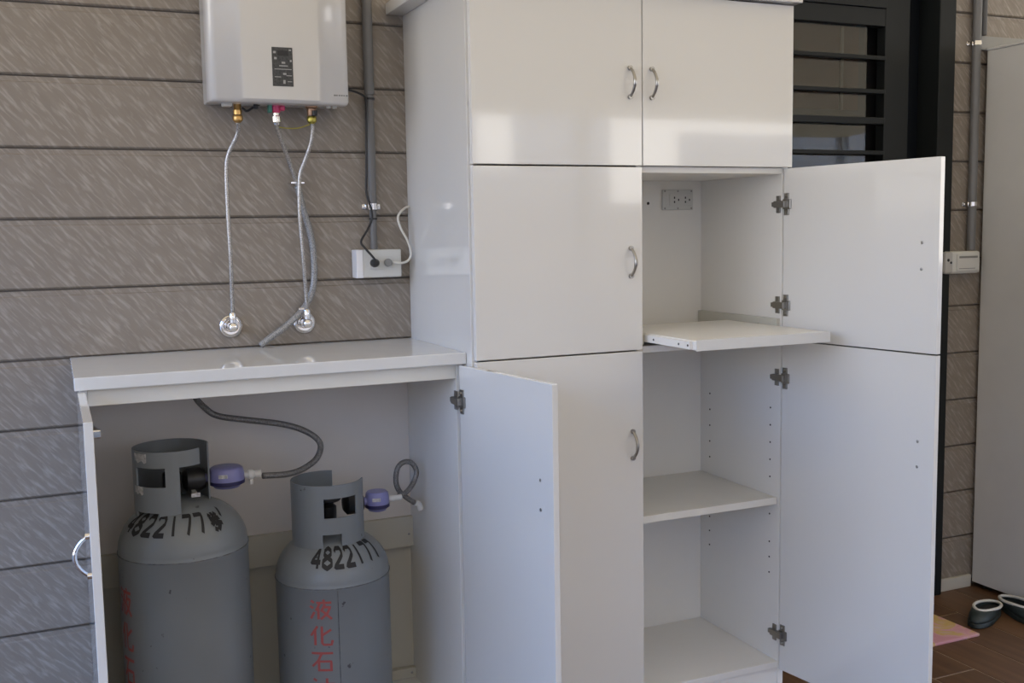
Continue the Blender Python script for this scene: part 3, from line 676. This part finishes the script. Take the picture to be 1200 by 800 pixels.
def gas_cylinder(c, R, zb, zw, dome, ring_r, ring_c, z_ring0, z_ring1, present, digits, red, label):
    """c: axis x,y; zw: upper weld line height; present(phi_deg, z) says where the guard ring has metal; phi 0 faces the camera, + to the right"""
    cx, cy = c
    base = math.atan2(-3.1126 - cy, -0.0415 - cx)
    az = lambda phi: base + math.radians(phi)
    e = empty('gas_cylinder', (cx, cy, zb), label, 'gas cylinder', 'gas cylinders in the low cabinet')
    prof = [(0, zb + 0.03), (R * 0.70, zb + 0.03)]
    for k in range(1, 9):
        a = math.pi / 2 * k / 8; prof.append((R * (0.70 + 0.30 * math.sin(a)), zb + 0.03 + 0.07 * (1 - math.cos(a))))
    prof += [(R, zb + 0.12), (R, zw - 0.16), (R, zw - 0.006), (R + 0.0012, zw - 0.004), (R + 0.0012, zw), (R, zw + 0.002)]
    for k in range(1, 17):
        a = math.pi / 2 * k / 16; prof.append((R * math.cos(a) ** 0.8, zw + dome * math.sin(a)))
    prof[-1] = (0, zw + dome)
    obj('body', lathe(nb(), prof, (cx, cy, 0), 'Z', 64), CYL, e, smooth=50)
    obj('foot_ring', lathe(nb(), [(R * 0.78, zb + 0.0), (R * 0.81, zb + 0.0), (R * 0.81, zb + 0.045), (R * 0.78, zb + 0.045), (R * 0.78, zb)], (cx, cy, 0), 'Z', 40), CYL, e, smooth=40)
    obj('weld_line', lathe(nb(), [(R + 0.0006, zw - 0.0012), (R + 0.0019, zw - 0.0008), (R + 0.0019, zw + 0.0008), (R + 0.0004, zw + 0.0012)], (cx, cy, 0), 'Z', 64), WELD, e, smooth=True)
    # guard ring: a grid with its cut-outs left away, given wall thickness
    bm = nb(); NA, NZ = 120, 22; rx, ry = ring_c; V = {}
    def vert(i, j, rr):
        key = (i % NA, j, rr)
        if key not in V:
            a = az(-180 + 360 * i / NA); z = z_ring0 + (z_ring1 - z_ring0) * j / NZ
            V[key] = bm.verts.new((rx + rr * math.cos(a), ry + rr * math.sin(a), z))
        return V[key]
    cell = {(i, j): present(-180 + 360 * (i + 0.5) / NA, z_ring0 + (z_ring1 - z_ring0) * (j + 0.5) / NZ) for i in range(NA) for j in range(NZ)}
    ro, ri = ring_r, ring_r - 0.004
    for (i, j), ok in cell.items():
        if not ok: continue
        bm.faces.new((vert(i, j, ro), vert(i + 1, j, ro), vert(i + 1, j + 1, ro), vert(i, j + 1, ro)))
        bm.faces.new((vert(i, j, ri), vert(i, j + 1, ri), vert(i + 1, j + 1, ri), vert(i + 1, j, ri)))
        for di, dj, e1, e2 in ((1, 0, (i + 1, j), (i + 1, j + 1)), (-1, 0, (i, j + 1), (i, j)), (0, 1, (i + 1, j + 1), (i, j + 1)), (0, -1, (i, j), (i + 1, j))):
            if not cell.get(((i + di) % NA, j + dj), False):
                try: bm.faces.new((vert(*e1, ro), vert(*e1, ri), vert(*e2, ri), vert(*e2, ro)))
                except ValueError: pass
    guard = obj('valve_guard', bm, CYL, e, smooth=40)
    # valve block and hand wheel
    vz = zw + dome
    bm = nb(); lathe(bm, [(0, -0.01), (0.022, -0.01), (0.020, 0.01), (0.024, 0.016), (0.024, 0.07), (0.018, 0.075), (0.010, 0.085), (0, 0.085)], (rx, ry, vz), 'Z', 20)
    obj('valve', bm, BLACK, e, smooth=40)
    bm = nb(); lathe(bm, [(0, 0.086), (0.034, 0.086), (0.038, 0.090), (0.038, 0.103), (0.034, 0.107), (0, 0.107)], (rx, ry, vz), 'Z', 20)
    obj('hand_wheel', bm, BLACK, e, smooth=40)
    # stencilled number around the shoulder
    bm = nb()
    for ch, phi, wdeg, t0, t1 in digits:
        def mapf(u, v, lift, phi=phi, wdeg=wdeg, t0=t0, t1=t1):
            a = az(phi + (u - 0.5) * wdeg); t = math.radians(t0 + (t1 - t0) * v)
            r = (R + 2 * lift) * math.cos(t) ** 0.8; return (cx + r * math.cos(a), cy + r * math.sin(a), zw + (dome + lift) * math.sin(t))
        stroke_mesh(bm, GL[ch], 0.24, mapf)
    obj('stencilled_number', bm, STENB, e, label='black stencilled serial number')
    bm = nb()
    for ch, phi, z0, z1, wm in red:
        def mapg(u, v, lift, phi=phi, z0=z0, z1=z1, wm=wm):
            a = az(phi) + (u - 0.5) * wm / R; return (cx + (R + lift) * math.cos(a), cy + (R + lift) * math.sin(a), z0 + (z1 - z0) * v)
        stroke_mesh(bm, GL[ch], 0.115, mapg)
    obj('stencilled_lettering', bm, STENR, e, label='red stencilled characters down the body')
    return e, az, guard

LC, LR = (0.243, -0.262), 0.166
def pl_(phi, z):
    if 12 < phi < 47 and z < 0.905: return False
    if 47 <= phi < 88: return False
    if -63 < phi < -9 and 0.856 < z < 0.908: return False
    if -66 < phi < -20 and z < 0.786: return False
    return True
dl = [(ch, -68 + k * 14.5, 11, 31, 56) for k, ch in enumerate('4822177')] + [('a', 38, 15, 30, 54), ('b', 52, 9, 42, 60)]
rl = [(ch, -64, 0.600 - 0.093 * k - 0.07, 0.600 - 0.093 * k, 0.055) for k, ch in enumerate('液化石油氣')]
cl, azl, gl_ = gas_cylinder(LC, LR, 0.082, 0.676, 0.128, 0.096, (0.221, -0.262), 0.765, 0.948, pl_, dl, rl, 'larger grey gas cylinder, left, with higher cut-away valve guard')
RC, RR = (0.640, -0.270), 0.158
def pr_(phi, z):
    if 80 < phi < 172: return False
    if -6 < phi < 50 and 0.723 < z < 0.782: return False
    if -9 < phi < 20 and 0.648 < z < 0.682: return False
    return True
dr = [(ch, -19 + k * 13.2, 10.5, 27, 55) for k, ch in enumerate('4822177')]
rr_ = [(ch, -13, 0.520 - 0.0725 * k - 0.053, 0.520 - 0.0725 * k, 0.058) for k, ch in enumerate('液化石油氣')]
cr, azr, gr_ = gas_cylinder(RC, RR, 0.082, 0.548, 0.118, 0.100, (0.632, -0.270), 0.618, 0.816, pr_, dr, rr_, 'shorter grey gas cylinder, right, with red characters facing front')
# foil sticker remains on the left guard
for phi0, phi1, z0, z1 in ((-66, -38, 0.922, 0.944), (-70, -47, 0.838, 0.858)):
    bm = nb(); V = []
    for k in range(7):
        a = azl(phi0 + (phi1 - phi0) * k / 6); w = 0.004 * math.sin(k * 2.1)
        V.append([bm.verts.new((0.221 + r_ * math.cos(a), -0.262 + r_ * math.sin(a), z)) for r_, z in ((0.0966, z0 + w), (0.0966, z1 - abs(w) * 0.4))])
    for A, B in zip(V, V[1:]): bm.faces.new((A[0], B[0], B[1], A[1]))
    obj('sticker', bm, FOIL, cl, label='torn foil sticker')
# small nameplate bracket below the left valve
bm = nb(); box(bm, 0.262, 0.285, -0.318, -0.314, 0.815, 0.826, bev=0.001); box(bm, 0.268, 0.279, -0.316, -0.262, 0.817, 0.824)
obj('valve_bracket', bm, FOIL, cl)
# vertical seam on the right cylinder
bm = nb(); a = azr(4); q = []
for z in (0.10, 0.543):
    q += [bm.verts.new((RC[0] + (RR + l) * math.cos(a + s), RC[1] + (RR + l) * math.sin(a + s), z)) for s, l in ((-0.006, 0.0002), (0, 0.0012), (0.006, 0.0002))]
for k in range(2): bm.faces.new((q[k], q[k + 1], q[k + 4], q[k + 3]))
obj('seam', bm, WELD, cr)

# regulators with their hoses
def regulator(c, r, label, reach, hose_dir):
    cx, cy, cz = c
    e = empty('gas_regulator', (cx, cy, cz - 0.035), label, 'regulator', 'purple regulators on the gas cylinders')
    obj('housing', lathe(nb(), [(0, 0.026), (r * 0.80, 0.026), (r * 0.92, 0.022), (r * 0.98, 0.012), (r, 0.0), (r, -0.010), (0, -0.010)], (cx, cy, cz), 'Z', 32), PURPLE, e, smooth=40)
    obj('band', lathe(nb(), [(0, -0.0102), (r * 1.02, -0.0102), (r * 1.02, -0.019), (r * 0.9, -0.022), (0, -0.022)], (cx, cy, cz), 'Z', 32), PURPD, e, smooth=40)
    obj('lower_housing', lathe(nb(), [(0, -0.0222), (r * 0.86, -0.0222), (r * 0.7, -0.030), (r * 0.4, -0.033), (0, -0.033)], (cx, cy, cz), 'Z', 32), PURPLE, e, smooth=40)
    obj('inlet', lathe(nb(), [(0, -r * 0.9), (0.012, -r * 0.9), (0.013, -r - 0.012), (0.011, -r - reach), (0, -r - reach)], (cx, cy, cz), 'X', 16), PURPLE, e, smooth=40)
    obj('knob', lathe(nb(), [(0, -r - reach * 0.95), (0.026, -r - reach * 0.95), (0.032, -r - reach - 0.012), (0.032, -r - reach - 0.045), (0.020, -r - reach - 0.055), (0, -r - reach - 0.056)], (cx, cy, cz), 'X', 16), BLACK, e, smooth=40)
    # flow window in front
    bm = nb(); a = math.atan2(-1, -0.35); 
    T = Matrix.Translation((cx, cy, cz)) @ Matrix.Rotation(a, 4, 'Z')
    box(bm, r * 0.93, r * 1.01, -0.012, 0.012, 0.002, 0.012, bev=0.001, T=T); obj('flow_window', bm, FOIL, e)
    return e
regulator((0.364, -0.245, 0.847), 0.047, 'purple round regulator screwed to the taller cylinder', 0.012, 1)
regulator((0.784, -0.240, 0.729), 0.035, 'purple regulator on the shorter cylinder beside the coiled hose', 0.010, 1)

g1 = empty('gas_tube', (0.44, -0.17, 0.80), 'dark braided gas hose arching from cabinet top to the taller cylinder\'s regulator', 'hose')
obj('tube', tube(nb(), [(0.285, -0.10, 1.1355), (0.292, -0.11, 1.10), (0.306, -0.13, 1.052), (0.328, -0.145, 1.022), (0.361, -0.15, 0.997), (0.442, -0.15, 0.978), (0.525, -0.15, 0.961), (0.585, -0.15, 0.941), (0.628, -0.155, 0.914), (0.643, -0.165, 0.887), (0.626, -0.18, 0.855), (0.585, -0.20, 0.835), (0.535, -0.22, 0.828), (0.462, -0.240, 0.835)], 0.0088, 12, 8), DHOSE, g1, smooth=True)
obj('connector', lathe(nb(), [(0, 0), (0.008, 0), (0.010, 0.008), (0.014, 0.012), (0.014, 0.022), (0.009, 0.028), (0.011, 0.045), (0, 0.045)], (0.4105, -0.245, 0.844), 'X', 16), WHITEPL, g1, smooth=40)
obj('connector_lever', bx(0.424, 0.434, -0.252, -0.238, 0.817, 0.831, bev=0.002), WHITEPL, g1)
g2 = empty('gas_tube', (0.90, -0.20, 0.69), 'short grey braided gas hose coiled in a loop beside the shorter cylinder', 'hose')
obj('tube', tube(nb(), [(0.853, -0.225, 0.728), (0.877, -0.215, 0.732), (0.905, -0.20, 0.752), (0.922, -0.19, 0.785), (0.910, -0.185, 0.812), (0.886, -0.185, 0.818), (0.865, -0.187, 0.803), (0.858, -0.187, 0.765), (0.868, -0.187, 0.733), (0.893, -0.187, 0.708), (0.914, -0.185, 0.692)], 0.0078, 12, 8), DHOSE, g2, smooth=True)
obj('connector', lathe(nb(), [(0, 0), (0.007, 0), (0.010, 0.006), (0.010, 0.016), (0.008, 0.020), (0.009, 0.040), (0, 0.040)], (0.8185, -0.236, 0.727), 'X', 16), WHITEPL, g2, smooth=40)
obj('end_fitting', tube(nb(), [(0.916, -0.185, 0.692), (0.928, -0.183, 0.684), (0.934, -0.182, 0.668)], 0.010, 12, 4), WHITEPL, g2, smooth=40)

# ------------------------------------------------------------------ right of the dark door
cdr = empty('conduit', (3.306, -0.02, 1.385), 'slim grey conduit on the narrow wall strip right of the dark door', 'conduit')
obj('pipe', tube(nb(), [(3.312, -0.020, 1.386), (3.312, -0.020, 2.78)], 0.0165, 16, smooth_path=False), CONDUIT, cdr, smooth=50)
for z in (1.569, 2.19):
    bm = nb(); lathe(bm, [(0.0167, -0.008), (0.0185, -0.008), (0.0185, 0.008), (0.0167, 0.008)], (3.312, -0.020, z), 'Z', 20)
    for s in (-1, 1):
        box(bm, 3.312 + s * 0.026 - 0.009, 3.312 + s * 0.026 + 0.009, -0.004, -0.0006, z - 0.008, z + 0.008, bev=0.001)
        lathe(bm, [(0, -0.004), (0.004, -0.004), (0.003, -0.008), (0, -0.008)], (3.312 + s * 0.029, 0, z), 'Y', 8)
    obj('pipe_clamp', bm, CHROME, cdr, smooth=40)
obj('pipe', tube(nb(), [(3.352, -0.014, 2.224), (3.352, -0.014, 2.78)], 0.0130, 14, smooth_path=False), mat('dark_grey_strip', (0.09, 0.09, 0.092), 0.5), cdr, smooth=50)  # thin dark upright strip beside the main pipe, drawn as a tube
sw = empty('switch_box', (3.235, -0.03, 1.30), 'grey-white covered switch box at the bottom end of the right conduit', 'switch box')
obj('housing', bx(3.150, 3.333, -0.050, -0.0006, 1.297, 1.385, bev=0.010), BOXPL, sw)
obj('side_cap', bx(3.146, 3.187, -0.0525, -0.0008, 1.2985, 1.3835, bev=0.008), mat('grey_box_plastic', (0.44, 0.43, 0.41), 0.4), sw)
obj('cover', bx(3.205, 3.322, -0.0545, -0.0503, 1.308, 1.374, bev=0.0015), BOXPL, sw)
obj('cover_slot', bx(3.215, 3.312, -0.0552, -0.0546, 1.358, 1.366), GREYPL, sw)
obj('cover_print', bx(3.215, 3.300, -0.0550, -0.0546, 1.316, 1.3185), GREYPL, sw)
screw('screw', (3.160, -0.0525, 1.352), 'Y', 0.006, -0.003, BLACK, sw)
screw('screw', (3.174, -0.0525, 1.342), 'Y', 0.005, -0.003, BLACK, sw)

gc = empty('grey_cabinet', (3.68, -0.28, 0), 'tall plain grey cabinet side cut off by the right edge', 'cabinet')
obj('body', bx(3.374, 4.02, -0.55, -0.016, 0.022, 2.165, bev=0.002), GREYCAB, gc)
obj('top_cap', bx(3.370, 4.024, -0.556, -0.0150, 2.1655, 2.175, bev=0.002), GREYCAB, gc)
obj('door', bx(3.376, 3.695, -0.568, -0.5505, 0.035, 2.16, bev=0.002), GREYCAB, gc)
obj('door', bx(3.699, 4.018, -0.568, -0.5505, 0.035, 2.16, bev=0.002), GREYCAB, gc)
for x, y in ((3.42, -0.50), (3.42, -0.07), (3.97, -0.50), (3.97, -0.07)):
    obj('foot', bx(x - 0.02, x + 0.02, y - 0.02, y + 0.02, 0.0, 0.0218), BLACK, gc)
obj('trim_4', bx(3.345, 5.0, -0.013, -0.0006, 2.168, 2.222, bev=0.002), TRIMG, kind='structure')

mt = obj('door_mat', bx(2.30, 2.975, -0.422, -0.10, 0.0002, 0.012, bev=0.004), MATM, label='pink and yellow patterned door mat on the brown tile floor', cat='mat')

def clog(loc, ang, label):
    e = empty('clog', loc, label, 'shoe', 'pair of dark clogs by the grey cabinet')
    T = Matrix.Translation(loc) @ Matrix.Rotation(ang, 4, 'Z')      # +x is the toe
    def outline(k, n=28):
        a = 2 * math.pi * k / n; c_, s_ = math.cos(a), math.sin(a)
        x = 0.130 * c_; w = 0.046 + 0.008 * max(0, c_) - 0.004 * (1 - abs(c_)); return x, w * s_ * (1 - 0.12 * abs(c_) ** 4)
    n_ = 28
    bm = nb(); rings = []
    for z, k in ((0.0, 0.94), (0.004, 1.0), (0.017, 1.0), (0.020, 0.97)):
        rings.append([bm.verts.new(T @ Vector((outline(i)[0] * k, outline(i)[1] * k, z))) for i in range(n_)])
    for A, B in zip(rings, rings[1:]):
        for i in range(n_): bm.faces.new((A[i], A[(i + 1) % n_], B[(i + 1) % n_], B[i]))
    bm.faces.new(rings[0]); bm.faces.new(rings[-1])
    obj('sole', bm, SHOE, e, smooth=40)
    # upper: low wall round the heel rising into a closed toe box
    bm = nb(); rings = []
    ring_top = []
    for lv in range(6):
        f = lv / 5; R_ = []
        for i in range(n_):
            a = 2 * math.pi * i / n_
            x, y = outline(i); fr = (x + 0.13) / 0.26
            ex, ey = -0.026 + 0.090 * math.cos(a), 0.042 * math.sin(a)
            w = f ** 1.7
            h = 0.020 + (0.017 + 0.016 * min(1, fr * 1.3)) * math.sin(f * math.pi / 2)
            R_.append(bm.verts.new(T @ Vector((x * 0.985 * (1 - w) + ex * w, y * 0.97 * (1 - w) + ey * w, h))))
        rings.append(R_)
    for A, B in zip(rings, rings[1:]):
        for i in range(n_): bm.faces.new((A[i], A[(i + 1) % n_], B[(i + 1) % n_], B[i]))
    rim = [v.co.copy() for v in rings[-1]]
    bm.normal_update()
    o = obj('upper', bm, SHOE, e, smooth=True)
    so_ = o.modifiers.new('thickness', 'SOLIDIFY'); so_.thickness = 0.003; so_.offset = -1
    obj('insole', tube_fill(outline, T, 0.90, 0.0205, 0.024), SHOEIN, e)
    obj('rim', tube(nb(), rim, 0.0058, 8, smooth_path=False, closed=True), RIM, e, smooth=True, label='white rim round the opening')
    return e
def tube_fill(outline, T, k, z0, z1, n_=28):
    bm = nb(); A = [bm.verts.new(T @ Vector((outline(i)[0] * k, outline(i)[1] * k, z0))) for i in range(n_)]; B = [bm.verts.new(T @ Vector((outline(i)[0] * k, outline(i)[1] * k, z1))) for i in range(n_)]
    for i in range(n_): bm.faces.new((A[i], A[(i + 1) % n_], B[(i + 1) % n_], B[i]))
    bm.faces.new(A); bm.faces.new(B); return bm
clog((3.126, -0.308, 0.0005), math.radians(205), 'dark green clog with a white rim nearest the pink mat')
clog((3.272, -0.337, 0.0005), math.radians(251), 'dark clog with a white rim against the grey cabinet, cut by the frame')
